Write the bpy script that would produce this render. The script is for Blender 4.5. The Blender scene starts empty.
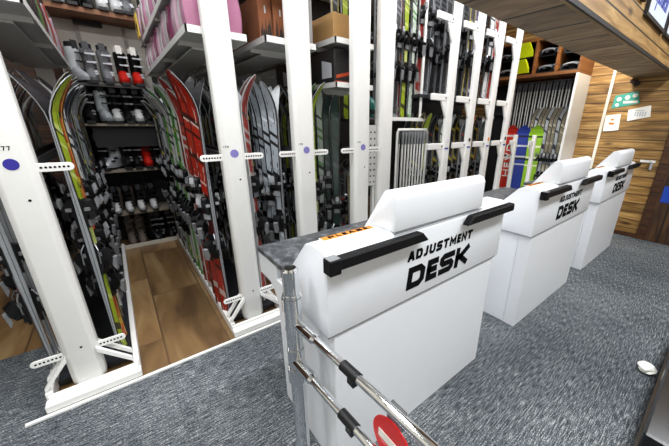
import bpy, bmesh, math, random
from mathutils import Vector, Matrix
random.seed(7)
PI = math.pi
sc = bpy.context.scene
COL = sc.collection
S = 0.82                      # everything is laid out in layout units; one unit is 0.82 m

# ------------------------------------------------------------------ materials
MATS = {}
def new_mat(name):
    m = bpy.data.materials.new(name); m.use_nodes = True
    nt = m.node_tree
    return m, nt, nt.nodes['Principled BSDF']
def lin(c):
    return tuple((v/12.92 if v <= .04045 else ((v+.055)/1.055)**2.4) for v in c)
def rgb(h):
    h = h.lstrip('#')
    return lin(tuple(int(h[i:i+2], 16)/255 for i in (0, 2, 4))) + (1,)
def mat(name, col, rough=.5, metal=0., spec=.5, noise=.12, nscale=14., coat=0.):
    """plain material with a slight procedural mottling"""
    if name in MATS: return MATS[name]
    m, nt, b = new_mat(name)
    c = rgb(col) if isinstance(col, str) else col
    tc = nt.nodes.new('ShaderNodeTexCoord')
    nz = nt.nodes.new('ShaderNodeTexNoise'); nz.inputs['Scale'].default_value = nscale; nz.inputs['Detail'].default_value = 4
    nt.links.new(tc.outputs['Object'], nz.inputs['Vector'])
    mx = nt.nodes.new('ShaderNodeMix'); mx.data_type = 'RGBA'
    k = 1-noise
    mx.inputs[6].default_value = (c[0]*k, c[1]*k, c[2]*k, 1)
    mx.inputs[7].default_value = (min(1, c[0]*(1+noise)), min(1, c[1]*(1+noise)), min(1, c[2]*(1+noise)), 1)
    nt.links.new(nz.outputs['Fac'], mx.inputs[0])
    nt.links.new(mx.outputs[2], b.inputs['Base Color'])
    b.inputs['Roughness'].default_value = rough; b.inputs['Metallic'].default_value = metal
    b.inputs['Specular IOR Level'].default_value = spec
    b.inputs['Coat Weight'].default_value = coat
    MATS[name] = m
    return m
def ramp(nt, stops, interp='LINEAR'):
    r = nt.nodes.new('ShaderNodeValToRGB'); r.color_ramp.interpolation = interp
    e = r.color_ramp.elements
    while len(e) < len(stops): e.new(.5)
    for i, (p, c) in enumerate(stops): e[i].position = p; e[i].color = c if not isinstance(c, str) else rgb(c)
    return r
def deck_mat(name, a, b_, c_, style):
    """ski top sheet: bands and scribbles of three colours along the length"""
    if name in MATS: return MATS[name]
    m, nt, b = new_mat(name)
    tc = nt.nodes.new('ShaderNodeTexCoord'); sp = nt.nodes.new('ShaderNodeSeparateXYZ')
    nt.links.new(tc.outputs['Generated'], sp.inputs[0])
    if style == 0:   st = [(0, a), (.10, b_), (.13, a), (.24, c_), (.26, a), (.40, c_), (.58, a), (.62, b_), (.628, a), (.70, c_), (.72, a), (.80, c_), (.81, a), (.84, b_), (.85, c_), (.87, a)]
    elif style == 1: st = [(0, b_), (.05, a), (.33, c_), (.35, a), (.60, c_), (.62, b_), (.64, a), (.76, b_), (.775, a), (.80, b_), (.815, a), (.86, c_), (.875, a)]
    else:            st = [(0, a), (.08, b_), (.11, a), (.30, c_), (.32, a), (.60, b_), (.615, a), (.66, c_), (.68, b_), (.70, a), (.80, b_), (.82, a), (.90, c_), (.92, a)]
    r = ramp(nt, st, 'CONSTANT')
    sl = nt.nodes.new('ShaderNodeMath'); sl.operation = 'MULTIPLY_ADD'; sl.inputs[1].default_value = .035
    nt.links.new(sp.outputs['X'], sl.inputs[0]); nt.links.new(sp.outputs['Z'], sl.inputs[2])
    nt.links.new(sl.outputs[0], r.inputs[0])
    # fine graphics: long broken pinstripes in the second and third colour
    mp = nt.nodes.new('ShaderNodeMapping'); mp.inputs['Scale'].default_value = (5.5, 0, 26)
    wv = nt.nodes.new('ShaderNodeTexNoise'); wv.inputs['Scale'].default_value = 1; wv.inputs['Detail'].default_value = 1
    nt.links.new(tc.outputs['Generated'], mp.inputs[0]); nt.links.new(mp.outputs[0], wv.inputs[0])
    th = ramp(nt, [(0, '#000000'), (.58, '#ffffff')], 'CONSTANT'); nt.links.new(wv.outputs['Fac'], th.inputs[0])
    xs = ramp(nt, [(0, '#ffffff'), (.07, '#000000'), (.30, '#ffffff'), (.36, '#000000'), (.60, '#ffffff'), (.70, '#000000'), (.93, '#ffffff')], 'CONSTANT')
    nt.links.new(sp.outputs['X'], xs.inputs[0])
    mm = nt.nodes.new('ShaderNodeMath'); mm.operation = 'MULTIPLY'
    nt.links.new(th.outputs[0], mm.inputs[0]); nt.links.new(xs.outputs[0], mm.inputs[1])
    mx = nt.nodes.new('ShaderNodeMix'); mx.data_type = 'RGBA'; mx.inputs[7].default_value = rgb(b_)
    nt.links.new(mm.outputs[0], mx.inputs[0]); nt.links.new(r.outputs[0], mx.inputs[6])
    nt.links.new(mx.outputs[2], b.inputs['Base Color'])
    b.inputs['Roughness'].default_value = .28
    MATS[name] = m
    return m
def carpet_mat():
    m, nt, b = new_mat('carpet')
    tc = nt.nodes.new('ShaderNodeTexCoord')
    def nz(scale, sx, sy, det=3):
        mp = nt.nodes.new('ShaderNodeMapping'); mp.inputs['Scale'].default_value = (sx, sy, 1)
        n = nt.nodes.new('ShaderNodeTexNoise'); n.inputs['Scale'].default_value = scale; n.inputs['Detail'].default_value = det
        nt.links.new(tc.outputs['Object'], mp.inputs[0]); nt.links.new(mp.outputs[0], n.inputs[0]); return n
    a = nz(60, .28, 3.0); c = nz(150, .8, 1.6, 2); d = nz(1.1, 1, 1, 2)
    ad = nt.nodes.new('ShaderNodeMix'); ad.data_type = 'FLOAT'; ad.inputs[0].default_value = .5
    nt.links.new(a.outputs['Fac'], ad.inputs[2]); nt.links.new(c.outputs['Fac'], ad.inputs[3])
    a2 = nt.nodes.new('ShaderNodeMix'); a2.data_type = 'FLOAT'; a2.inputs[0].default_value = .16
    nt.links.new(ad.outputs[0], a2.inputs[2]); nt.links.new(d.outputs['Fac'], a2.inputs[3])
    r = ramp(nt, [(.36, '#16191c'), (.46, '#3f4449'), (.54, '#6b7074'), (.64, '#bfc1c1')])
    nt.links.new(a2.outputs[0], r.inputs[0])
    # carpet tiles: thin darker seams
    br = nt.nodes.new('ShaderNodeTexBrick'); br.offset = 0
    br.inputs['Scale'].default_value = 1; br.inputs['Brick Width'].default_value = .5; br.inputs['Row Height'].default_value = .5
    br.inputs['Mortar Size'].default_value = .003; br.inputs['Color1'].default_value = (1, 1, 1, 1); br.inputs['Color2'].default_value = (.86, .86, .86, 1)
    br.inputs['Mortar'].default_value = (.72, .72, .72, 1)
    nt.links.new(tc.outputs['Object'], br.inputs[0])
    mu = nt.nodes.new('ShaderNodeMix'); mu.data_type = 'RGBA'; mu.blend_type = 'MULTIPLY'; mu.inputs[0].default_value = 1
    nt.links.new(r.outputs[0], mu.inputs[6]); nt.links.new(br.outputs[0], mu.inputs[7])
    nt.links.new(mu.outputs[2], b.inputs['Base Color']); b.inputs['Roughness'].default_value = .95
    b.inputs['Specular IOR Level'].default_value = .1
    bp = nt.nodes.new('ShaderNodeBump'); bp.inputs['Strength'].default_value = .5; bp.inputs['Distance'].default_value = .01
    nt.links.new(a2.outputs[0], bp.inputs['Height']); nt.links.new(bp.outputs[0], b.inputs['Normal'])
    return m
def plank_mat(name, c0, c1, c2, length_axis, width_axis, row, length, rough=.55, mortar='#20120a', msize=.004, knots=True, bricks=True, grain=(2.2, 22)):
    """boards: brick texture for the seams, stretched noise for the grain, voronoi knots"""
    m, nt, b = new_mat(name)
    tc = nt.nodes.new('ShaderNodeTexCoord'); sp = nt.nodes.new('ShaderNodeSeparateXYZ'); cb = nt.nodes.new('ShaderNodeCombineXYZ')
    nt.links.new(tc.outputs['Object'], sp.inputs[0])
    nt.links.new(sp.outputs[length_axis], cb.inputs[0]); nt.links.new(sp.outputs[width_axis], cb.inputs[1])
    br = nt.nodes.new('ShaderNodeTexBrick'); br.offset = .37
    br.inputs['Scale'].default_value = 1; br.inputs['Brick Width'].default_value = length; br.inputs['Row Height'].default_value = row
    br.inputs['Mortar Size'].default_value = msize; br.inputs['Color1'].default_value = (0, 0, 0, 1); br.inputs['Color2'].default_value = (1, 1, 1, 1)
    br.inputs['Mortar'].default_value = (.5, .5, .5, 1)
    nt.links.new(cb.outputs[0], br.inputs[0])
    mp = nt.nodes.new('ShaderNodeMapping'); mp.inputs['Scale'].default_value = (grain[0], grain[1], 1)
    nt.links.new(cb.outputs[0], mp.inputs[0])
    # shift the grain per board
    off = nt.nodes.new('ShaderNodeVectorMath'); off.operation = 'MULTIPLY_ADD'; off.inputs[1].default_value = (9, 9, 9)
    nt.links.new(br.outputs['Color'], off.inputs[0]); nt.links.new(mp.outputs[0], off.inputs[2])
    n = nt.nodes.new('ShaderNodeTexNoise'); n.inputs['Scale'].default_value = 1; n.inputs['Detail'].default_value = 6; n.inputs['Distortion'].default_value = .8
    nt.links.new(off.outputs[0], n.inputs[0])
    r = ramp(nt, [(.28, c0), (.5, c1), (.72, c2)])
    nt.links.new(n.outputs['Fac'], r.inputs[0])
    hv = nt.nodes.new('ShaderNodeMix'); hv.data_type = 'RGBA'; hv.blend_type = 'MULTIPLY'; hv.inputs[0].default_value = .5
    tone = ramp(nt, [(0, '#8a8a8a'), (1, '#ffffff')]); nt.links.new(br.outputs['Color'], tone.inputs[0])
    nt.links.new(r.outputs[0], hv.inputs[6]); nt.links.new(tone.outputs[0], hv.inputs[7])
    last = hv.outputs[2]
    if knots:
        mk = nt.nodes.new('ShaderNodeMapping'); mk.inputs['Scale'].default_value = (2.6, 6.5, 1)
        nt.links.new(cb.outputs[0], mk.inputs[0])
        vo = nt.nodes.new('ShaderNodeTexVoronoi'); vo.inputs['Scale'].default_value = 1.0
        nt.links.new(mk.outputs[0], vo.inputs[0])
        kr = ramp(nt, [(.06, '#3a1c08'), (.2, '#ffffff')]); nt.links.new(vo.outputs['Distance'], kr.inputs[0])
        kx = nt.nodes.new('ShaderNodeMix'); kx.data_type = 'RGBA'; kx.blend_type = 'MULTIPLY'; kx.inputs[0].default_value = .8
        nt.links.new(last, kx.inputs[6]); nt.links.new(kr.outputs[0], kx.inputs[7]); last = kx.outputs[2]
    if bricks:
        mo = nt.nodes.new('ShaderNodeMix'); mo.data_type = 'RGBA'; mo.inputs[7].default_value = rgb(mortar)
        nt.links.new(br.outputs['Fac'], mo.inputs[0]); nt.links.new(last, mo.inputs[6]); last = mo.outputs[2]
    nt.links.new(last, b.inputs['Base Color']); b.inputs['Roughness'].default_value = rough
    bp = nt.nodes.new('ShaderNodeBump'); bp.inputs['Strength'].default_value = .25; bp.inputs['Distance'].default_value = .01
    nt.links.new(n.outputs['Fac'], bp.inputs['Height']); nt.links.new(bp.outputs[0], b.inputs['Normal'])
    return m

WHITE = mat('white_powder_coat', '#e9e9e6', .45, noise=.03)
DESKW = mat('white_desk_laminate', '#e6e9ee', .35, noise=.02)
OFFW = mat('off_white_board', '#d9d5c8', .5, noise=.04)
BLACKP = mat('black_plastic', '#0a0a0c', .42, 0, .4)
BLACKM = mat('matte_black', '#131316', .6)
HANDLE = mat('black_rubber_handle', '#09090b', .6, 0, .2)
DARKG = mat('dark_grey_plastic', '#2a2c30', .4)
GREYP = mat('grey_plastic', '#77797c', .4)
SILVER = mat('silver_plastic', '#b9bdc2', .3, .3)
CHROME = mat('chrome', '#e8eaec', .07, 1., noise=.03)
STEEL = mat('brushed_steel', '#9c9fa3', .3, 1.)
PTEX = mat('ski_base', '#1b1c1f', .4)
PTEXW = mat('pale_ski_base', '#c3c6c8', .4)
REDM = mat('traffic_red', '#d21414', .4)
INK = mat('black_lettering', '#070709', .8, 0, .1)
PAPER = mat('white_paper', '#eceae2', .7)
ORANGE = mat('orange_print', '#c77a1e', .6)
TEAL = mat('teal_print', '#3fa394', .6)
BLUEINK = mat('blue_lettering', '#2c3f9c', .6)
LAV = mat('lavender_dot', '#7d76b8', .6)
NAVYDOT = mat('blue_dot', '#2a2490', .6)
YEL = mat('neon_yellow', '#d3e012', .4)
BLUE = mat('blue_plastic', '#1b46b5', .4)
def counter_mat():
    m, nt, b = new_mat('grey_worktop')
    tc = nt.nodes.new('ShaderNodeTexCoord'); n = nt.nodes.new('ShaderNodeTexNoise')
    n.inputs['Scale'].default_value = 16; n.inputs['Detail'].default_value = 8; n.inputs['Roughness'].default_value = .7
    nt.links.new(tc.outputs['Object'], n.inputs[0])
    r = ramp(nt, [(.35, '#1e2022'), (.5, '#3c3e41'), (.66, '#6d7073')]); nt.links.new(n.outputs['Fac'], r.inputs[0])
    nt.links.new(r.outputs[0], b.inputs['Base Color']); b.inputs['Roughness'].default_value = .4
    return m
WORKTOP = counter_mat()
CARPET = carpet_mat()
TILE = plank_mat('wood_look_tile', '#5c442b', '#8f6f48', '#b4976c', 'Y', 'X', .36, 1.1, .38, '#5c4630', .006, False, True, (.9, 5))
PINE = plank_mat('golden_pine_boards', '#5f421d', '#a0783e', '#d2ac6c', 'Y', 'Z', .116, 3.2, .5, '#2c1807', .005)
PINEF = plank_mat('fascia_pine_boards', '#7d5c34', '#b08a54', '#d2ae76', 'X', 'Z', .115, 19., .5, '#15100b', .006)
SOFW = plank_mat('grey_brown_soffit_boards', '#675440', '#937a5e', '#b79d7c', 'Y', 'X', .40, 9., .55, '#120d09', .012, False, True, (3, 9))
DWOOD = plank_mat('dark_stained_boards', '#2a170a', '#4a2a12', '#6e4520', 'Y', 'Z', .2, 2.2, .5, '#120a04', .006)
SHADEWX = plank_mat('shade_toned_back_boards', '#2a170a', '#4a2a12', '#6e4520', 'X', 'Z', .2, 2.2, .5, '#120a04', .006)
BROWNW = plank_mat('brown_wood_unit', '#6a3c19', '#8d5626', '#a66e38', 'Y', 'Z', 5., 5., .5, knots=False, bricks=False)
DOORW = plank_mat('dark_door_boards', '#26170c', '#4f321a', '#6f4b2a', 'Z', 'Y', .22, 4, .5, '#140b05', .008)
CARDB = mat('cardboard', '#a8824f', .8, noise=.08, nscale=5)
CARDO = mat('orange_brown_cardboard', '#7f4b2a', .8, noise=.1, nscale=5)
CREAMW = mat('cream_wall_paint', '#cdc8bd', .8, noise=.05, nscale=3)
CEILP = mat('ceiling_paint', '#d8d6d0', .9, noise=.03)
SHELFG = mat('shelf_grey_white', '#c9c9c6', .5, noise=.05)
DARKSH = mat('dark_shelf_board', '#3a3836', .6)

# ------------------------------------------------------------------ geometry helpers
class MB:
    def __init__(s): s.bm = bmesh.new()
    def box(s, x0, x1, y0, y1, z0, z1, m=0):
        vs = [s.bm.verts.new(p) for p in ((x0,y0,z0),(x1,y0,z0),(x1,y1,z0),(x0,y1,z0),(x0,y0,z1),(x1,y0,z1),(x1,y1,z1),(x0,y1,z1))]
        for f in ((3,2,1,0),(4,5,6,7),(0,1,5,4),(1,2,6,5),(2,3,7,6),(3,0,4,7)):
            s.bm.faces.new([vs[i] for i in f]).material_index = m
        return s
    def loft(s, rings, m=0, cap=True, closed=True):
        R = [[s.bm.verts.new(p) for p in r] for r in rings]
        n = len(R[0])
        for a, b in zip(R, R[1:]):
            for i in range(n if closed else n-1):
                j = (i+1) % n
                s.bm.faces.new((a[i], a[j], b[j], b[i])).material_index = m
        if cap:
            s.bm.faces.new(R[0][::-1]).material_index = m
            s.bm.faces.new(R[-1]).material_index = m
        return R
    def prism(s, poly, axis, a, b, m=0):
        """poly: (u,v) list; axis 'x': (y,z), 'y': (x,z), 'z': (x,y)"""
        def P(u, v, w): return {'x': (w,u,v), 'y': (u,w,v), 'z': (u,v,w)}[axis]
        s.loft([[P(u,v,a) for u,v in poly], [P(u,v,b) for u,v in poly]], m)
        return s
    def tube(s, pts, r, n=10, m=0):
        pts = [Vector(p) for p in pts]; rings = []
        rs = r if isinstance(r, (list, tuple)) else [r]*len(pts)
        up = None
        for i, p in enumerate(pts):
            d = (pts[min(i+1, len(pts)-1)] - pts[max(i-1, 0)]).normalized()
            if up is None:
                up = d.orthogonal().normalized()
            up = (up - d*up.dot(d)).normalized(); w = d.cross(up)
            rings.append([p + (up*math.cos(2*PI*k/n) + w*math.sin(2*PI*k/n))*rs[i] for k in range(n)])
        s.loft(rings, m)
        return s
    def disc(s, c, axis, r, t, n=24, m=0, ry=None):
        ry = ry or r
        pl = [(math.cos(2*PI*k/n)*r, math.sin(2*PI*k/n)*ry) for k in range(n)]
        i = 'xyz'.index(axis); o = [q for q in range(3) if q != i]
        s.prism([(c[o[0]]+u, c[o[1]]+v) for u, v in pl], axis, c[i]-t/2, c[i]+t/2, m)
        return s
    def ball(s, c, r, m=0, n=10, sc3=(1,1,1)):
        rings = []
        for i in range(1, n):
            a = PI*i/n
            rings.append([(c[0]+r*sc3[0]*math.sin(a)*math.cos(2*PI*k/12), c[1]+r*sc3[1]*math.sin(a)*math.sin(2*PI*k/12), c[2]+r*sc3[2]*math.cos(a)) for k in range(12)])
        s.loft(rings, m)
        return s
    def mesh(s, name, mats, bevel=0, seg=1, smooth=True, off=(0,0,0)):
        bm = s.bm
        bmesh.ops.recalc_face_normals(bm, faces=bm.faces)
        if bevel:
            ed = [e for e in bm.edges if len(e.link_faces) == 2 and e.calc_face_angle(0) > .5]
            bmesh.ops.bevel(bm, geom=ed, offset=bevel, segments=seg, profile=.5, affect='EDGES', clamp_overlap=True)
        if any(off): bmesh.ops.translate(bm, verts=bm.verts, vec=(-off[0], -off[1], -off[2]))
        me = bpy.data.meshes.new(name); bm.to_mesh(me); bm.free()
        for m in (mats if isinstance(mats, (list, tuple)) else [mats]): me.materials.append(m)
        if smooth:
            me.shade_smooth(); me.set_sharp_from_angle(angle=.6)
        return me
    def build(s, name, mats, parent=None, loc=None, bevel=0, seg=1, smooth=True):
        base = WL[parent.name] if parent is not None else (loc or (0,0,0))
        o = bpy.data.objects.new(name, s.mesh(name, mats, bevel, seg, smooth, base)); COL.objects.link(o)
        if parent is not None: o.parent = parent
        else: o.location = base
        WL[o.name] = base
        return o
WL = {}
def put(name, me, parent=None, loc=(0,0,0), rot=(0,0,0)):
    o = bpy.data.objects.new(name, me); COL.objects.link(o); o.parent = parent; o.location = loc; o.rotation_euler = rot
    return o
def tag(o, label=None, cat=None, group=None, kind=None):
    if label: o['label'] = label
    if cat: o['category'] = cat
    if group: o['group'] = group
    if kind: o['kind'] = kind
    return o
def thing(name, label, cat, loc=(0,0,0), rot=(0,0,0), group=None):
    o = bpy.data.objects.new(name, None); COL.objects.link(o); o.location = loc; o.rotation_euler = rot
    o.empty_display_size = .1
    WL[o.name] = tuple(loc)
    return tag(o, label, cat, group)
def struct(name, mb, mats, bevel=0):
    return tag(mb.build(name, mats, bevel=bevel), kind='structure')

# stroke lettering ----------------------------------------------------------
GLY = {
 'A': [[(0,0),(.38,1),(.62,1),(1,0)], [(.2,.3),(.8,.3)]],
 'D': [[(0,0),(0,1),(.75,1),(1,.78),(1,.22),(.75,0),(0,0)]],
 'J': [[(.9,1),(.9,.2),(.72,0),(.1,0)]],
 'U': [[(0,1),(0,.2),(.2,0),(.8,0),(1,.2),(1,1)]],
 'S': [[(1,1),(.2,1),(0,.85),(0,.65),(.15,.5),(.85,.5),(1,.36),(1,.15),(.82,0),(0,0)]],
 'T': [[(0,1),(1,1)], [(.5,1),(.5,0)]],
 'M': [[(0,0),(0,1),(.5,.3),(1,1),(1,0)]],
 'E': [[(1,1),(0,1),(0,0),(1,0)], [(0,.5),(.88,.5)]],
 'N': [[(0,0),(0,1),(1,0),(1,1)]],
 'K': [[(0,0),(0,1)], [(1,1),(.3,.52),(1,0)], [(0,.52),(.35,.52)]],
 'P': [[(0,0),(0,1),(.8,1),(1,.84),(1,.56),(.8,.4),(0,.4)]],
 'L': [[(0,1),(0,0),(1,0)]],
 'H': [[(0,0),(0,1)], [(1,0),(1,1)], [(0,.5),(1,.5)]],
 '1': [[(.2,.8),(.5,1),(.5,0)]], '-': [[(.1,.45),(.9,.45)]],
 '5': [[(1,1),(0,1),(0,.55),(.8,.55),(1,.4),(1,.15),(.8,0),(0,0)]],
 '6': [[(1,1),(.3,1),(0,.7),(0,.2),(.2,0),(.8,0),(1,.2),(1,.45),(.8,.55),(0,.5)]],
 '7': [[(0,1),(1,1),(.4,0)]],
 '0': [[(0,.2),(0,.8),(.2,1),(.8,1),(1,.8),(1,.2),(.8,0),(.2,0),(0,.2)]],
 '8': [[(.15,.5),(0,.7),(0,.85),(.2,1),(.8,1),(1,.85),(1,.7),(.85,.5),(.15,.5),(0,.3),(0,.15),(.2,0),(.8,0),(1,.15),(1,.3),(.85,.5)]],
 'd': [[(1,1),(1,0),(.2,0),(0,.15),(0,.45),(.2,.6),(1,.6)]],
 'j': [[(.7,.6),(.7,-.2),(.5,-.3),(.2,-.3)], [(.7,.75),(.7,.88)]],
 'u': [[(0,.6),(0,.15),(.2,0),(1,0),(1,.6)]],
 's': [[(1,.6),(.1,.6),(0,.5),(0,.35),(1,.28),(1,.1),(.9,0),(0,0)]],
 't': [[(.4,.95),(.4,.1),(.6,0),(.9,0)], [(.1,.6),(.85,.6)]],
 'm': [[(0,0),(0,.6),(.9,.6),(1,.5),(1,0)], [(.5,.6),(.5,0)]],
 'e': [[(1,.0),(.2,0),(0,.15),(0,.45),(.2,.6),(.8,.6),(1,.45),(1,.3),(0,.3)]],
 'n': [[(0,0),(0,.6)], [(0,.5),(.3,.6),(.8,.6),(1,.45),(1,0)]],
}
def strokes(mb, text, x0, x1, h, th, frame, m=0, slant=0., gap=.32, depth=.002):
    """writes text between x0 and x1 (baseline 0, cap height h); frame maps (u,v,d) to a point"""
    wts = [.55 if c in '1' else (.7 if c in '-jtLEJ' else (1.2 if c in 'Mm' else 1.)) for c in text]
    tot = sum(wts)+gap*(len(text)-1); sc_ = (x1-x0)/tot; u = x0
    for c, w in zip(text, wts):
        for line in GLY.get(c, []):
            pts = []
            for (a, b) in line:
                X = u + th/2 + a*(w*sc_-th); Y = th/2 + b*(h-th)
                pts.append(Vector((X + slant*Y, Y)))
            n = len(pts); L = []; Rr = []; cl_ = (pts[0]-pts[-1]).length < 1e-6
            for i, p in enumerate(pts):
                d0 = (p-pts[i-1]).normalized() if i else ((p-pts[-2]).normalized() if cl_ else (pts[1]-p).normalized())
                d1 = (pts[i+1]-p).normalized() if i < n-1 else ((pts[1]-p).normalized() if cl_ else d0)
                if i == 0 and not cl_: p = p - d0*th/2*.999
                if i == n-1 and not cl_: p = p + d1*th/2*.999
                nn = Vector((-(d0+d1).y, (d0+d1).x))
                nn = nn.normalized() if nn.length > 1e-6 else Vector((-d0.y, d0.x))
                k = 1/max(.55, nn.dot(Vector((-d0.y, d0.x))))
                L.append(p+nn*th/2*k); Rr.append(p-nn*th/2*k)
            mb.loft([[frame(L[i].x, L[i].y, 0), frame(Rr[i].x, Rr[i].y, 0), frame(Rr[i].x, Rr[i].y, depth), frame(L[i].x, L[i].y, depth)] for i in range(n)], m)
        u += (w+gap)*sc_

# ------------------------------------------------------------------ setting
XW = 6.46      # inner face of the pine wall
YB = 5.72      # inner face of the back wall
TY = 2.285     # where carpet meets tile
CZ = 3.95
LY = 3.17     # left of the first rack the carpet runs further back
struct('floor', MB().prism([(-3.2,-2.6),(XW+.1,-2.6),(XW+.1,TY),(-.665,TY),(-.665,LY),(-3.2,LY)], 'z', -.06, 0), CARPET)
struct('floor.001', MB().prism([(-.665,TY),(XW+.1,TY),(XW+.1,YB+.1),(-3.2,YB+.1),(-3.2,LY),(-.665,LY)], 'z', -.06, 0), TILE)
struct('ceiling', MB().box(-3.2, XW+.1, -2.6, YB+.1, CZ, CZ+.06), CEILP)
struct('wall_right', MB().box(XW, XW+.1, -2.6, YB+.1, 0, CZ), PINE)
struct('wall_back', MB().box(-.32, .62, YB, YB+.1, 0, CZ), CREAMW)
struct('wall_back.002', MB().box(.62, XW, YB, YB+.1, 0, CZ), mat('shade_toned_wall', '#35322f', .8))  # shade behind the racks is put into this wall's dark colour
struct('wall_back.001', MB().box(-1.85, -.32, YB, YB+.1, 0, CZ), SHADEWX)  # dark boards stand in for the gloom left of the first rack
struct('wall_left', MB().box(-1.95, -1.85, TY+.1, YB+.1, 0, CZ), DWOOD)  # dark wall section added close in, to cut stray light at far left
struct('wall_left.001', MB().box(-3.3, -3.2, -2.6, TY+.1, 0, CZ), CREAMW)
struct('wall_left.002', MB().box(-3.2, -1.85, TY, TY+.1, 0, CZ), CREAMW)
struct('wall_front', MB().box(-3.2, XW, -2.7, -2.6, 0, CZ), CREAMW)
# bulkhead with boarded underside and fascia
t = thing('bulkhead', None, None, (.9, .885, 2.47)); tag(t, kind='structure')
MB().box(.9, XW, .915, 1.34, 2.47, 2.51).build('soffit_boards', SOFW, t)
MB().box(.9, XW, .885, .915, 2.462, CZ).build('fascia_boards', PINEF, t)
MB().box(.9, XW, 1.31, 1.34, 2.51, CZ).build('rear_fascia', DWOOD, t)
MB().box(.9, XW, .868, .885, 2.455, 2.485).build('dark_edge_strip', BLACKM, t)
# trims
struct('trim_1', MB().box(-.75, 1.0, TY-.012, TY+.012, 0, .012), WHITE)
struct('trim_2', MB().box(XW-.018, XW, 1.565, 1.605, 0, 2.75), OFFW)
struct('trim_3', MB().box(XW-.035, XW, .62, .73, 0, 2.46), DWOOD, .006)
struct('baseboard_right', MB().box(XW-.02, XW, .73, 1.9, 0, .07), DWOOD)
# door in the pine wall
t = thing('door_1', None, None, (XW-.03, .2, 0)); tag(t, kind='structure')
MB().box(XW-.03, XW, -.45, .62, 0, 2.3).build('door_panel', DOORW, t)
MB().tube([(XW-.03, .52, 1.1), (XW-.08, .52, 1.1), (XW-.08, .42, 1.1)], .012).build('door_handle', STEEL, t)
# framed door-like panel in the back wall
t = thing('door_2', None, None, (.15, YB-.01, 2.27)); tag(t, kind='structure')
MB().box(-.08, .40, YB-.02, YB, 2.27, 3.0).build('door_panel', CREAMW, t)
fr = MB()
for a in ((-.10,-.06,2.27,3.02), (.38,.42,2.27,3.02), (-.06,.38,2.98,3.02)): fr.box(a[0], a[1], YB-.035, YB, a[2], a[3])
fr.build('door_frame', mat('greyed_frame_paint', '#98928a', .6), t)

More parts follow.
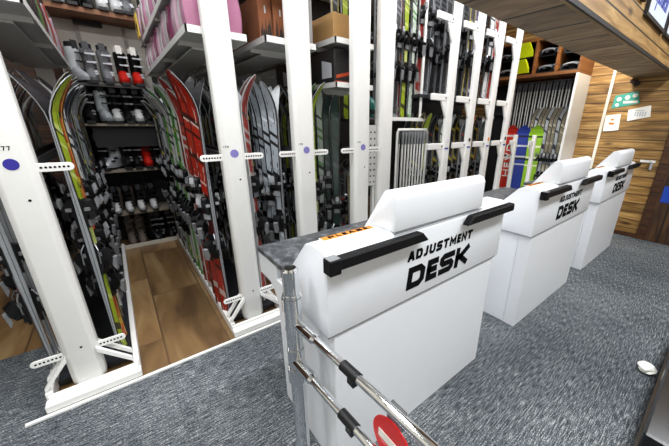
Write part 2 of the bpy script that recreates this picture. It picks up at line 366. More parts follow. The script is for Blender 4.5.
# ------------------------------------------------------------------ adjustment desks
DY = .885
def desk(x0, w, label, notice_lines):
    x1 = x0+w
    t = thing('adjustment_desk', label, 'desk', (x0+w/2, 1.2, 0), group='adjustment desks')
    # lower body with inset sides
    MB().box(x0+.035, x1-.02, DY+.012, DY+.11, 0, .892).build('front_panel', DESKW, t, bevel=.004)
    for xa, xb in ((x0+.04, x0+.075), (x1-.06, x1-.025)): MB().box(xa, xb, DY+.113, 1.51, 0, .89).build('side_panel', DESKW, t, bevel=.004)
    # upper box
    prof = [(DY,.892),(DY,1.262),(DY+.022,1.285),(1.02,1.285),(1.055,1.268),(1.20,1.11),(1.28,1.012),(1.28,.892)]
    MB().prism(prof, 'x', x0, x1+.022).build('upper_box', DESKW, t, bevel=.006, seg=2)
    # raised hump with rounded ridge and sloping back
    h0, h1 = x0+.36, x0+1.095
    hp = [(DY-.001,1.286),(DY-.001,1.445),(DY+.012,1.468),(DY+.04,1.478),(DY+.075,1.468),(1.19,1.13),(1.19,1.10),(1.05,1.272),(1.02,1.286)]
    MB().prism(hp, 'x', h0, h1).build('raised_ridge', DESKW, t, bevel=.008, seg=2)
    MB().box(h0, h1, DY-.0022, DY, 1.276, 1.283).box(x0+.002, x1-.002, DY+.004, DY+.0115, .886, .892).build('seam', GREYP, t)
    # handles: black bars with mitred ends
    for a, b, ml, mr in ((x0-.015, x0+.555, 0, .05), (x0+.885, x1+.038, .05, 0)):
        z0, z1 = 1.222, 1.272
        h = MB().prism([(a, z0), (b-0*mr, z0), (b-mr, z1), (a+ml, z1)] if mr else [(a, z0), (b, z0), (b, z1), (a+ml, z1)], 'y', DY-.052, DY-.008)
        ho = h.build('handle_bar', HANDLE, t, bevel=.006)
        for q in (a+.08, b-.12): MB().box(q, q+.04, DY-.012, DY, z0+.012, z1-.012).build('mount', BLACKM, ho)
        e = a if not ml else b-.012
        cp = MB().box(e-.003, e+.05, DY-.056, DY-.004, z0-.012, z1+.002).build('end_cap', HANDLE, ho, bevel=.004) if not ml else None
        if cp: MB().box(e, e+.047, DY-.052, DY-.008, z1+.0021, z1+.004).build('cap_plate', GREYP, ho)
    # lettering
    L = MB(); f = lambda u, v, d: (u, DY-.0005-d, v)
    strokes(L, 'ADJUSTMENT', x0+.462, x0+1.02, .054, .0148, lambda u, v, d: f(u, v+1.110, d), slant=.12, gap=.24)
    strokes(L, 'DESK', x0+.462, x0+1.0, .124, .035, lambda u, v, d: f(u, v+.950, d), slant=.12, gap=.13)
    L.build('lettering', INK, t, smooth=False)
    # worktop behind
    MB().box(x0+.045, x1-.03, 1.281, 1.80, .965, .998).build('worktop', WORKTOP, t, bevel=.004)
    ap = MB().box(x0+.05, x0+.075, 1.52, 1.79, .82, .964).box(x1-.06, x1-.035, 1.52, 1.79, .82, .964)
    ap.box(x0+.076, x1-.061, 1.765, 1.79, .86, .964)
    ap.prism([(1.51,.82),(1.51,.64),(1.53,.70),(1.58,.78),(1.64,.82)], 'x', x0+.05, x0+.075)
    ap.prism([(1.51,.82),(1.51,.64),(1.53,.70),(1.58,.78),(1.64,.82)], 'x', x1-.06, x1-.035)
    ap.build('apron', DESKW, t)
    # notice stuck to the top
    n = MB().box(x0+.055, x0+.345, .905, 1.03, 1.2855, 1.288)
    no = n.build('notice', PAPER, t, smooth=False)
    MB().box(x0+.06, x0+.335, .992, 1.0285, 1.2885, 1.2895).build('orange_band', ORANGE, no)
    P = MB(); strokes(P, 'PLEASE', x0+.09, x0+.305, .026, .0075, lambda u, v, d: (u, .997+v, 1.2897+d), depth=.0006)
    P.build('heading', INK, no, smooth=False)
    D = MB()
    for i in range(notice_lines):
        yy = .975-.017*i; xx = x0+.10+random.random()*.05; xe = x0+.30-random.random()*.04
        while xx < xe:
            wd = random.uniform(.006, .016); D.box(xx, xx+wd, yy, yy+.0035, 1.2882, 1.2888); xx += wd+.006
    D.build('small_print', DARKG, no, smooth=False)
    return t
desk(.54, 1.375, 'nearest white adjustment desk with black handle bars, beside the chrome gate post', 4)
d2 = desk(2.485, 1.385, 'middle white adjustment desk of the row of three', 4)
desk(4.31, 1.375, 'farthest white adjustment desk, closest to the golden pine wall', 4)
for xa, nm, nx in ((2.535, 'middle', 1.02),):
    t = thing('bench_mat', 'black rubber mat lying at the back of the middle adjustment desk', 'mat', (xa+.06, 1.1, 1.2))
    MB().prism([(1.062,1.2665),(1.195,1.121),(1.20,1.127),(1.067,1.273)], 'x', xa, xa+.30).build('mat_sheet', BLACKM, t)
t = thing('bench_mat', 'black rubber mat lying at the back of the farthest adjustment desk', 'mat', (4.4, 1.1, 1.2))
MB().prism([(1.062,1.2665),(1.195,1.121),(1.20,1.127),(1.067,1.273)], 'x', 4.34, 4.62).build('mat_sheet', BLACKM, t)

# ------------------------------------------------------------------ gate with two rails and no-entry disc
gx, gy = .455, 1.03
t = thing('turnstile_gate', 'chrome gate post with two rails and a red no-entry disc before the nearest desk', 'gate', (gx, gy, 0))
MB().tube([(gx,gy,0),(gx,gy,1.184)], .034, 20).tube([(gx,gy,1.184),(gx,gy,1.195)], [.032,.026], 20).build('post', CHROME, t)
MB().tube([(gx,gy,0),(gx,gy,.012)], .075, 24).build('base_plate', CHROME, t)
for z0, z1, r in ((1.0,1.06,.043),(1.062,1.075,.039),(.90,.998,.038),(.70,.80,.038),(.62,.698,.043)): MB().tube([(gx,gy,z0),(gx,gy,z1)], r, 20).build('collar', CHROME, t)
MB().box(gx-.02, gx+.02, gy+.03, gy+.052, .60, 1.04).build('hinge_bracket', STEEL, t, bevel=.006)
for z, xa, xb in ((.93, .466, .542), (.735, .447, .50)):
    P_ = lambda yy: (xa+(xb-xa)*(1.0-yy)/1.35, yy, z)
    a = MB().tube([P_(1.0), P_(-.35)], .0165, 14).build('rail', CHROME, t)
    MB().tube([P_(1.01), P_(.885)], .0245, 16).tube([P_(.885), P_(.87)], [.0245,.018], 16).build('sleeve', CHROME, a)
    yk = .70 if z > .8 else .68; q = P_(yk)[0]
    MB().tube([P_(yk), P_(yk-.085)], .0205, 14).box(q-.012, q+.008, yk-.075, yk-.04, z-.040, z-.015).build('black_clip', BLACKP, a)
gx += .041
dy, dz = .448, .806
ds = MB().disc((gx-.006, dy, dz), 'x', .088, .004, 40).build('no_entry_disc', REDM, t)
MB().box(gx-.0105, gx-.0085, dy-.058, dy+.058, dz-.016, dz+.016).build('white_bar', PAPER, ds)
MB().box(gx-.004, gx+.02, dy-.03, dy+.03, dz+.08, .945).build('disc_strap', STEEL, ds)

# glossy black plinth at the right edge and crumpled paper
GLOSS = mat('gloss_black', '#0a0c10', .22, 0, .5)
t = thing('display_plinth', 'glossy black plinth with steel edge, at the bottom right corner', 'plinth', (2.9, -.3, 0))
MB().box(1.75, 3.35, -.55, -.06, 0, .33).build('plinth_body', GLOSS, t, bevel=.01)
MB().box(1.75, 3.35, -.06, -.052, .0, .02).box(1.75, 3.35, -.06, -.052, .14, .165).build('edge_strip', STEEL, t)
cr = MB()
rr = []
for i in range(1, 8):
    a = PI*i/8
    rr.append([(2.79+.065*math.sin(a)*math.cos(2*PI*k/10)*random.uniform(.65,1.2), .02+.055*math.sin(a)*math.sin(2*PI*k/10)*random.uniform(.65,1.2), .036-.034*math.cos(a)) for k in range(10)])
cr.loft(rr)
tag(cr.build('crumpled_paper', PAPER, loc=(2.79, .02, 0), smooth=False), 'crumpled white paper on the carpet by the glossy black plinth', 'paper')

# ------------------------------------------------------------------ ski racks with posts (racks 1-5)
Z0 = .085   # top of rack feet where the skis stand
def bracket(mb, hb, xa, xb, zc, y, n=7):
    h = .024; d = 1 if xb > xa else -1; pts = [(xa, zc-h), (xb-d*h, zc-h)]
    for k in range(1, 6): a = -PI/2+PI*k/6; pts.append((xb-d*h+d*h*math.cos(a), zc+h*math.sin(a)))
    pts += [(xb-d*h, zc+h), (xa, zc+h)]
    mb.prism(pts, 'y', y, y+.008)
    for k in range(n):
        x = xa+(xb-xa)*(.14+.7*k/(n-1)); hb.disc((x, y-.0006, zc), 'y', .0062, .0012, 10)
def ski_rack(pl, pr, yend, label, dotm, txt, base=True):
    xc = (pl+pr)/2; y = 2.40
    t = thing('ski_rack', label, 'ski rack', (xc, y, 0), group='white end-post ski racks')
    # upright: channel with chamfered edges
    c = .028
    MB().prism([(pl, y+.1), (pl, y+c), (pl+c, y), (pr-c, y), (pr, y+c), (pr, y+.1)], 'z', .068, CZ-.05).build('end_post', WHITE, t, bevel=.006, seg=2)
    D = MB().disc((xc, y-.001, 1.528), 'y', .030, .002, 28); D.build('size_dot', dotm, t)
    W = MB()
    if txt == '156-177': strokes(W, txt, xc-.088, xc+.018, .022, .004, lambda u, v, d: (u, y-.0002-d, v+1.600), depth=.001)
    else: strokes(W, txt, xc-.075, xc-.035, .014, .003, lambda u, v, d: (u, y-.0002-d, v+1.572), depth=.001)
    W.build('size_marking', INK, t, smooth=False)
    H = MB().disc((xc+.02, y-.001, 1.33), 'y', .007, .0014, 12).disc((xc+.01, y-.001, .34), 'y', .007, .0014, 12).disc((xc, y-.001, 2.9), 'y', .007, .0014, 12)
    hb = MB()
    for zc in (1.500, .30):
        for a, b in ((pr-.01, pr+.15), (pl+.01, pl-.15)):
            m = MB(); h2 = MB(); bracket(m, h2, a, b, zc, y+.03)
            bo = m.build('notched_bracket', WHITE, t, bevel=.002); h2.build('notch_holes', INK, bo)
    H.build('screw_hole', INK, t)
    xl, xr = pl-.115, pr+.205
    xl, xr = xc-.215, xc+.275
    # base: front channel, side channels, feet braces
    MB().box(xl, xr, y-.10, y-.03, .012, .062).box(xl+.01, xr-.01, y-.031, y-.002, .012, .078).build('front_channel', WHITE, t, bevel=.004)
    for a, b in ((xl, xl+.035), (xr-.035, xr)):
        MB().box(a, b, y-.02, yend, .012, .10).build('side_channel', WHITE, t, bevel=.004)
    MB().box(xl+.036, xr-.036, y+.14, yend, .012, .05).build('foot_board', DARKG, t)
    for sgn, px, bx in ((-1, pl, xl+.02), (1, pr, xr-.02)):
        for yy in (y-.0, y+.10):
            bm_ = MB(); bm_.loft([[(bx-.014, yy+dy_, .10+dz_) for dy_, dz_ in ((-.01,0),(.02,0),(.02,.03),(-.01,.03))], [(px-sgn*.012, yy+dy_, .27+dz_) for dy_, dz_ in ((-.01,0),(.02,0),(.02,.035),(-.01,.035))]]); bm_.build('diagonal_brace', WHITE, t)
    # rear post and ski support rails
    MB().box(xc-.07, xc+.07, yend-.1, yend-.02, .05, CZ-.05).build('rear_post', WHITE, t)
    for sx in (-1, 1):
        MB().box(xc+sx*.055-.012, xc+sx*.055+.012, y+.14, yend-.1, 1.48, 1.53).build('support_rail', DARKG, t)
    return t
yend = 5.2
RK = []
RK.append(ski_rack(-.53, -.355, yend, 'white ski rack whose end post has a dark blue dot, at far left', NAVYDOT, '156-177'))
RK.append(ski_rack(.608, .777, yend, 'white ski rack whose lavender-dotted end post stands right of the boot aisle', LAV, '170'))
RK.append(ski_rack(1.209, 1.398, yend, 'white ski rack whose lavender-dotted post stands behind the nearest desk worktop', LAV, '170'))
RK.append(ski_rack(1.844, 2.039, yend, 'white ski rack with lavender-dotted post beside the white perforated panel', LAV, '170'))
# plain post right of the perforated panel
t = thing('upright_post', 'plain white upright post without a dot, right of the perforated panel', 'post', (2.305, 2.44, 0))
MB().prism([(2.21,2.54),(2.21,2.468),(2.238,2.44),(2.372,2.44),(2.40,2.468),(2.40,2.54)], 'z', 0, CZ-.05).build('post_body', WHITE, t, bevel=.006, seg=2)
MB().box(2.19, 2.42, 2.43, 2.56, 0, .05).build('foot_plate', WHITE, t)

# shelves over the racks
def shelf(rack, xa, xb, z, y0, y1):
    t = MB().box(xa+.012, xb-.012, y0+.012, y1, z+.012, z+.03).build('overhead_shelf', SHELFG, rack)
    for x0, x1 in ((xa, xa+.012), (xb-.012, xb)): MB().box(x0, x1, y0, y1, z, z+.045).build('side_lip', SHELFG, t)
    MB().box(xa, xb, y0, y0+.011, z, z+.045).build('end_lip', WHITE, t)
    for yy in (y0+.35, y0+1.2, y1-.3):
        MB().box(xa+.013, xb-.013, yy, yy+.03, z-.02, z+.011).build('cross_bearer', SHELFG, t)
    MB().box(xa+.1, xb-.1, y0+.36, y1-.3, z-.035, z-.021).build('centre_rail', SHELFG, t)
shelf(RK[0], -.66, -.22, 2.32, 2.52, 5.3)
shelf(RK[1], .515, .93, 2.32, 2.52, 5.3); shelf(RK[1], .515, .93, 2.66, 2.52, 5.3)
shelf(RK[2], 1.06, 1.52, 2.345, 2.52, 5.2); shelf(RK[2], 1.06, 1.52, 2.78, 2.52, 5.2)
shelf(RK[3], 1.71, 2.17, 2.44, 2.52, 5.2); shelf(RK[3], 1.71, 2.17, 2.075, 2.52, 5.2)

# ------------------------------------------------------------------ skis
SKI = {}
def ski_meshes(style, L, bc=.485):
    key = (style, L, bc); wide = 1.
    if key in SKI: return SKI[key]
    mb = MB(); rings = []; n = 22
    for i in range(n+1):
        s = i/n
        s = 1-(1-s)**1.5 if s > .5 else s
        z = L*s
        w = .050 - .018*math.exp(-((s-.45)/.30)**2) + .004*s
        if s > .90: w *= math.sqrt(max(.004, 1-((s-.90)/.1003)**2))
        if s < .03: w *= .75+.25*(s/.03)
        w *= wide
        cy = 0
        if s > .86: cy = -.135*((s-.86)/.14)**1.9
        if s < .04: cy = -.012*(1-s/.04)
        th = .008+.014*math.exp(-((s-.45)/.25)**2)
        rings.append([(-w, cy, z), (w, cy, z), (w*.97, cy-th*.75, z), (w*.70, cy-th, z), (-w*.70, cy-th, z), (-w*.97, cy-th*.75, z)])
    R = mb.loft(rings, 0)
    mb.bm.faces.ensure_lookup_table()
    cols = STYLES[style]
    for i in range(n):
        for k, mi in ((0, 1), (1, 2), (2, 3), (3, 0), (4, 3), (5, 2)):
            mb.bm.faces[i*6+k].material_index = mi
    body = mb.mesh('ski_body', [deck_mat('deck_'+style, cols[0], cols[1], cols[2], cols[3]), PTEX if not cols[4] else PTEXW, mat('ski_edge', '#a9adb1', .3, .3), mat('rim_'+BORD.get(style, '#1a1b1d'), BORD.get(style, '#1a1b1d'), .3)], smooth=False)
    bz = L*bc
    # toe piece
    T = MB().box(-.034, .034, -.032, -.02, bz+.05, bz+.24)
    T.prism([(-.031, bz+.13), (-.088, bz+.145), (-.092, bz+.175), (-.06, bz+.225), (-.031, bz+.235)], 'x', -.028, .028)
    T.prism([(-.05, bz+.10), (-.085, bz+.12), (-.085, bz+.16), (-.05, bz+.16)], 'x', -.046, -.029)
    T.prism([(-.05, bz+.10), (-.085, bz+.12), (-.085, bz+.16), (-.05, bz+.16)], 'x', .029, .046)
    T.box(-.03, .03, -.042, -.031, bz+.055, bz+.10, 1); T.prism([(-.092, bz+.17), (-.108, bz+.20), (-.10, bz+.25), (-.088, bz+.235)], 'x', -.016, .016, 1); T.box(-.047, .047, -.06, -.034, bz+.165, bz+.185, 1)
    toe = T.mesh('toe_binding', [BLACKP, SILVER if style in ('red','silver','white','grey','mint','black') else GREYP], smooth=False)
    # heel piece
    Hh = MB().box(-.032, .032, -.034, -.02, bz-.30, bz-.08)
    Hh.prism([(-.033, bz-.24), (-.075, bz-.245), (-.100, bz-.20), (-.104, bz-.155), (-.07, bz-.125), (-.033, bz-.13)], 'x', -.03, .03)
    Hh.prism([(-.09, bz-.25), (-.108, bz-.285), (-.118, bz-.19), (-.10, bz-.18)], 'x', -.02, .02, 1); Hh.box(-.040, .040, -.05, -.034, bz-.16, bz-.135, 1); Hh.box(-.036, .036, -.075, -.034, bz-.235, bz-.20, 0)
    heel = Hh.mesh('heel_binding', [BLACKP, GREYP], smooth=False)
    B = MB()
    for sx in (-1, 1):
        B.tube([(sx*.03, -.028, bz-.07), (sx*.052, -.045, bz-.11), (sx*.062, -.045, bz-.21)], .0045, 6)
        B.box(sx*.062-.008, sx*.062+.008, -.052, -.038, bz-.26, bz-.205, 1)
    brake = B.mesh('brake_arms', [STEEL, BLACKP], smooth=False)
    SKI[key] = (body, toe, heel, brake)
    return SKI[key]
# style: deck colours a, b, c, pattern, pale base?
STYLES = {
 'red':    ('#84190f', '#a38f88', '#2c0b0a', 0, 0),
 'redwhite': ('#8a2a22', '#a09a96', '#33363b', 1, 1),
 'orange': ('#b8432a', '#c9ab3c', '#1a1a1c', 2, 0),
 'lime':   ('#96a926', '#2a3220', '#b9c470', 0, 0),
 'green':  ('#4fa53a', '#bccb4a', '#15301a', 2, 0),
 'mint':   ('#c3cfc2', '#6d9a62', '#2f3632', 1, 0),
 'darkgreen': ('#22332d', '#1a2421', '#3d4a44', 2, 0),
 'grey':   ('#a4adb5', '#1a1c20', '#c9d0d6', 1, 1),
 'silver': ('#b6babb', '#4a4d50', '#2b2d30', 2, 1),
 'white':  ('#d3d4d3', '#22252a', '#8d9398', 1, 0),
 'black':  ('#1b1c1f', '#5c6066', '#d6c23a', 2, 0),
 'navy':   ('#1c2745', '#b9bfc7', '#36598f', 0, 0),
 'charcoal': ('#2b2d31', '#6e7276', '#a8302a', 1, 0),
 'bronze': ('#8e8672', '#3a362e', '#bcb49c', 0, 1),
 'purple': ('#433a5c', '#c7c3d2', '#7e2d4a', 2, 0),
}
BORD = {'black':'#a89a48','red':'#3a0f0d','redwhite':'#b9b7b4','lime':'#1a1d16','grey':'#24272c','silver':'#2b2d30','white':'#3a3c40','navy':'#a4abb5','charcoal':'#8c9094','mint':'#26302a','green':'#12210f','darkgreen':'#0f1513','bronze':'#2b2821','purple':'#9a94a8','orange':'#c9b24a'}
CNAME = {'red':'red','redwhite':'dull red','orange':'orange','lime':'lime','green':'green','mint':'pale green','darkgreen':'dark green',
 'grey':'blue-grey','silver':'silver','white':'white','black':'black','navy':'navy blue','charcoal':'charcoal','bronze':'bronze-grey','purple':'dark purple'}
ORD = ['first','second','third','fourth','fifth','sixth','seventh','eighth','ninth','tenth','eleventh','twelfth','thirteenth','fourteenth','fifteenth','sixteenth','seventeenth','eighteenth','nineteenth','twentieth','twenty-first','twenty-second']
def ski(style, loc, rot, L, label, group, bc=.485, binding=True):
    body, toe, heel, brake = ski_meshes(style, L, bc)
    t = thing('alpine_ski', label, 'ski', loc, rot, group)
    put('ski_body', body, t)
    if binding:
        put('toe_binding', toe, t)
        h = put('heel_binding', heel, t); put('brake_arms', brake, h)
    return t
def pair_row(x, y0, dys, styles, rowname, z=Z0, L=1.98, group=None, jit=.008, az=0., bcs=(.36, .43, .49)):
    y = y0
    for i, st in enumerate(styles):
        a = az[i] if isinstance(az, (list, tuple)) else az
        jx = x+random.uniform(-jit, jit); rz = a+random.uniform(-.07, .07); ty = random.uniform(-.012, .012)
        LL = L*random.choice((1., .97, 1.02)); bc = random.choice(bcs)
        n = Vector((math.sin(rz), -math.cos(rz), 0))*.0012
        ski(st, (jx+n.x, y+n.y, z), (0, ty, rz), LL, '%s outward ski, %s pair from front, row %s' % (CNAME[st], ORD[i], rowname), group, bc)
        ski(st, (jx-n.x, y-n.y, z), (0, -ty, PI+rz), LL, '%s inward ski, %s pair from front, row %s' % (CNAME[st], ORD[i], rowname), group, bc)
        y += dys[i] if isinstance(dys, (list, tuple)) else dys
r1r = ['lime','orange','red','black','white','navy','charcoal','silver','black','mint','grey','silver','black','silver','charcoal','white','black','silver']
r2l = ['red','red','red','redwhite','red','mint','green','mint','white','green','silver','mint','silver','grey','white','silver','black','silver']
D1 = 1.22
pair_row(-.262, 2.64, .146, r1r, 'left of the boot aisle', group='skis left of the boot aisle', az=D1)
pair_row(-.625, 2.64, .146, ['charcoal','navy','charcoal','black','silver','black','purple','charcoal','black','navy','charcoal','black','silver','black','charcoal','black'], 'behind the blue-dotted post', group='skis behind the blue-dotted post', az=-D1)
pair_row(.515, 2.64, [.175]*5+[.13]*13, r2l, 'right of the boot aisle', group='skis right of the boot aisle', az=[-.95,-.75,-.9,-.8,-1.0]+[-1.15]*13)
pair_row(.872, 2.62, .15, ['redwhite','redwhite','grey','charcoal','black','silver','black','charcoal','black','black'], 'right of the second dotted post', group='skis right of the second dotted post', az=.75)
pair_row(1.118, 2.62, .125, ['grey','grey','grey','grey','grey','black','silver','black','charcoal','black'], 'left of the third dotted post', group='skis left of the third dotted post', az=-.9)
pair_row(1.492, 2.62, .15, ['lime','green','green','mint','lime','black','charcoal','black','black','black'], 'right of the third dotted post', group='skis right of the third dotted post', az=.7)
pair_row(1.756, 2.62, .16, ['darkgreen','darkgreen','mint','bronze','black','charcoal','black','black'], 'left of the fourth dotted post', group='skis left of the fourth dotted post', az=-.5)
pair_row(2.128, 2.85, .198, ['black','charcoal','black','black'], 'behind the perforated panel', L=1.25, group='skis behind the perforated panel')

# ------------------------------------------------------------------ leaning double racks
def lean_rack(x, yref, w, lean, label, dotm, low=False, ztop=3.7):
    y = yref-1.4*lean; dp = .05
    t = thing('double_ski_rack', label, 'ski rack', (x, y, 0), group='leaning white double racks')
    def ring(z): yy = y+lean*z; return [(x-w/2, yy+dp, z), (x-w/2, yy+.012, z), (x-w/2+.012, yy, z), (x+w/2-.012, yy, z), (x+w/2, yy+.012, z), (x+w/2, yy+dp, z)]
    m = MB(); m.loft([ring(0), ring(ztop)]); m.build('leaning_post', WHITE, t, bevel=.005)
    MB().box(x-w/2-.12, x+w/2+.03, y-.03, y+.14, 0, .06).build('foot', WHITE, t, bevel=.005)
    la = .14 if low else .30
    for z in ((1.44,) if low else (1.45, 2.03, 2.86)):
        yy = y+lean*z+.014
        a = MB().box(x-w/2-la, x-w/2, yy, yy+.03, z, z+.075).build('side_arm', WHITE, t, bevel=.006)
        MB().prism([(x-w/2, z), (x-w/2-.11, z), (x-w/2, z-.20)], 'y', yy+.004, yy+.026).build('gusset', WHITE, a)
        if not low: MB().disc((x-w/2-.03, yy-.0, z+.035), 'y', .012, .004, 12).build('bolt', DARKG, a)
    if dotm is not None:
        zz = 1.555; MB().disc((x, y+lean*zz-.0015, zz), 'y', .026, .003, 20).build('size_dot', dotm, t)
        zz = 1.445; MB().box(x-.045, x+.03, y+lean*zz-.0025, y+lean*zz+.002, zz, zz+.022).build('blue_marking', BLUEINK, t)
        MB().box(x-.425, x+.075, y+.90, y+.92, .02, 3.6).build('back_panel', BLACKM, t)  # black sheet added to paint the darkness behind the skis
        MB().box(x-w/2-.30, x+w/2, y+.20, y+.75, 2.07, 2.105).build('upper_tray', DARKG, t)
        MB().box(x-w/2-.30, x+w/2, y+.20, y+.75, .0, .028).build('lower_tray', DARKG, t)
    return t
XS = [3.395, 3.905, 4.415, 4.93]
YS = 2.444
lean_rack(XS[0], YS, .13, .0, 'white leaning double rack first from the plain upright post', mat('pale_dot', '#d8d8e4', .6))
lean_rack(XS[1], YS, .13, .0, 'white leaning double rack with a dark brown dot', mat('brown_dot', '#4a2a2a', .6))
lean_rack(XS[2], YS, .13, .0, 'white leaning double rack with an orange dot', mat('orange_dot', '#e08a1c', .6))
lean_rack(XS[3], YS, .13, .0, 'white leaning double rack with a dark dot, beside the red board', mat('black_dot', '#26232a', .6))
lean_rack(5.47, 2.50, .09, .02, 'low white rack post between the red and blue boards', None, True, 1.6)
lean_rack(5.55, 2.22, .09, .02, 'low white rack post between the green board and the bronze skis', None, True, 1.6)
gapn = ['left of the first leaning post', 'between first and second leaning posts', 'between second and third leaning posts', 'between third and fourth leaning posts']
cols_low = [['lime','black'], ['grey','mint'], ['orange','charcoal'], ['silver','darkgreen']]
cols_up = [['charcoal','redwhite'], ['silver','charcoal'], ['purple','black'], ['redwhite','white']]
for g in range(4):
    xr = XS[g]-.085
    for tier, L, z, cc in (('lower', 1.86, .03, cols_low[g]), ('upper', 1.46, 2.107, cols_up[g])):
        for c in range(2):
            for k in range(2):
                st = cc[c] if k == 0 else random.choice(['black','charcoal','black','charcoal','navy'])
                xx = xr-.075-.135*c; yy = YS+.26+.2*k+(.06 if tier == 'upper' else 0)
                for fc, rz in (('front', 0), ('rear', PI)):
                    ski(st, (xx, yy+(.001 if rz else -.001), z), (0, 0, rz-.35), L, '%s %s ski, %s face, %s column, %s, %s back' % (CNAME[st], tier, fc, ['right','left'][c], gapn[g], ORD[k]), 'skis in the leaning double racks')
# hanging junior skis between the plain post and the first leaning post
t = thing('hanging_ski_rack', 'white tube rack holding short skis, high above the ski poles', 'ski rack', (2.85, 2.75, 1.8))
MB().box(2.52, 3.10, 2.62, 2.66, 1.79, 1.83).build('front_beam', WHITE, t)
MB().box(2.52, 3.10, 3.10, 3.14, 1.79, 1.83).build('rear_beam', WHITE, t)
MB().box(2.50, 3.12, 2.66, 3.10, 1.80, 1.815).build('tray', WHITE, t)
MB().tube([(2.52,2.68,1.82),(2.52,2.68,3.15),(2.56,2.68,3.19),(3.04,2.68,3.19),(3.09,2.68,3.15),(3.09,2.68,1.82)], .016, 10).build('tube_frame', WHITE, t)
js = ['white','charcoal','lime','mint']
for i, st in enumerate(js):
    x = 2.62+.13*i
    for k in range(2):
        s2 = st if k == 0 else ('orange' if i % 2 else 'charcoal')
        for fc, rz in (('out', 0), ('in', PI)):
            ski(s2, (x, 2.80+.2*k+(.001 if rz else -.001), 1.82), (0, 0, rz), 1.46, 'short %s ski facing %s in the high tube rack, %s column from left, %s' % (CNAME[s2], fc, ORD[i], ['front','back'][k]), 'short skis in the high tube rack')

# ski poles on a rail
def pole_mesh():
    if 'pole' in SKI: return SKI['pole']
    sh = MB().tube([(0,0,.02),(0,0,.86)], [.009,.011], 8).mesh('pole_shaft', [mat('pole_grey', '#d2d2ce', .4)])
    gr = MB().tube([(0,0,.85),(0,0,.93),(0,-.004,.97),(0,0,1.0)], [.012,.016,.018,.012], 8).mesh('grip', [GREYP])
    bk = MB().tube([(0,0,.075),(0,0,.085)], [.034,.02], 10).tube([(0,0,0),(0,0,.03)], [.003,.007], 6).mesh('basket', [BLACKP])
    SKI['pole'] = (sh, gr, bk); return SKI['pole']
def ski_pole(loc, rot, label, group):
    t = thing('ski_pole', label, 'ski pole', loc, rot, group)
    a, b, c = pole_mesh(); put('shaft', a, t); put('grip', b, t); put('basket', c, t)
t = thing('pole_rail', 'white rail with ski poles hung from it, behind the nearest desk', 'rail', (2.92, 2.62, 0))
MB().tube([(2.64,2.62,0),(2.64,2.62,1.66),(2.66,2.62,1.69),(3.16,2.62,1.69),(3.18,2.62,1.66),(3.18,2.62,0)], .016, 10).build('rail_frame', WHITE, t)
MB().tube([(2.64,2.62,.55),(3.18,2.62,.55)], .012, 8).build('lower_rail', WHITE, t)
for i in range(9):
    ski_pole((2.70+.054*i, 2.585, .67), (0, 0, 0), 'grey ski pole, %s from left on the white rail behind the nearest desk' % ORD[i], 'poles on the white rail')
for i in range(8):
    ski_pole((2.72+.056*i, 2.665, .67), (0, 0, 0), 'grey ski pole in the rear line, %s from left on the white rail' % ORD[i], 'poles on the white rail')
# perforated white panel and odds between fourth and plain post
t = thing('perforated_panel', 'white perforated panel with round holes between two white posts', 'panel', (2.13, 2.51, 0))
h = MB().box(2.048, 2.205, 2.50, 2.512, 1.10, 1.74)
for r in range(9):
    for c in range(3): h.disc((2.075+.052*c, 2.4995, 1.14+.066*r), 'y', .010, .003, 10, 1)
h.build('panel_sheet', [SHELFG, INK], t)
for x in (2.05, 2.175): MB().box(x, x+.028, 2.513, 2.55, 0, 1.74).build('panel_leg', WHITE, t)
t = thing('helmet', 'teal helmet on the ledge above the perforated panel', 'helmet', (2.34, 2.80, 1.80))
m = MB(); m.ball((2.34, 2.80, 1.93), .085, n=10, sc3=(.9,1.1,1.35)); m.build('helmet_shell', mat('teal_plastic', '#2f7f72', .4), t)
MB().box(2.29, 2.39, 2.70, 2.72, 1.86, 1.90).build('brow_vent', BLACKP, t)
t = thing('ledge', 'dark ledge above the perforated panel', 'ledge', (2.25, 2.8, 1.78))
MB().box(2.06, 2.46, 2.68, 2.96, 1.77, 1.80).build('ledge_board', DARKSH, t)
for x in (2.11,): 
    for fc, rz in (('out', 0), ('in', PI)):
        pass
for i, st in enumerate(['black','lime','charcoal']):
    for fc, rz in (('out', 0), ('in', PI)):
        ski(st, (2.10+.13*i, 3.10+(.001 if rz else -.001), 1.80), (0, 0, rz), 1.46, 'short %s ski facing %s above the teal helmet' % (CNAME[st], fc), 'short skis above the teal helmet')
MB_l = thing('rear_ledge', 'dark ledge carrying short skis behind the teal helmet', 'ledge', (2.25, 3.1, 1.78))
MB().box(2.02, 2.46, 2.98, 3.26, 1.76, 1.795).build('ledge_board', DARKSH, MB_l)

# ------------------------------------------------------------------ wall unit at the pine wall
UX, UY0, UY1 = 5.86, 1.90, 3.7
t = thing('boot_cubby_unit', 'brown wooden cubby unit high on the wall unit, full of snowboard bindings', 'shelf unit', (6.15, 2.6, 2.53))
MB().box(UX, XW-.003, UY0, UY1, 2.55, 2.60).build('bottom_board', BROWNW, t)
MB().box(UX, XW-.003, UY0, UY1, 3.10, 3.14).build('top_board', BROWNW, t)
MB().box(UX, XW-.003, UY0, UY0+.03, 2.60, 3.10).build('end_board', BROWNW, t)
divs = [2.235, 2.59, 2.95, 3.3]
for y in divs: MB().box(UX, XW-.003, y, y+.035, 2.60, 3.10).build('divider', BROWNW, t)
MB().box(XW-.03, XW-.004, UY0+.03, UY1, 2.6, 3.1).build('back_board', BLACKM, t)
t = thing('ski_storage_rack', 'tall dark rack with a white end panel against the pine wall', 'rack', (6.15, 2.6, 0))
MB().box(UX, XW-.003, UY0, UY0+.035, 0, 2.55).build('end_panel', WHITE, t)
MB().box(XW-.03, XW-.003, UY0+.035, UY1, 0, 2.55).build('back_panel', BLACKM, t)
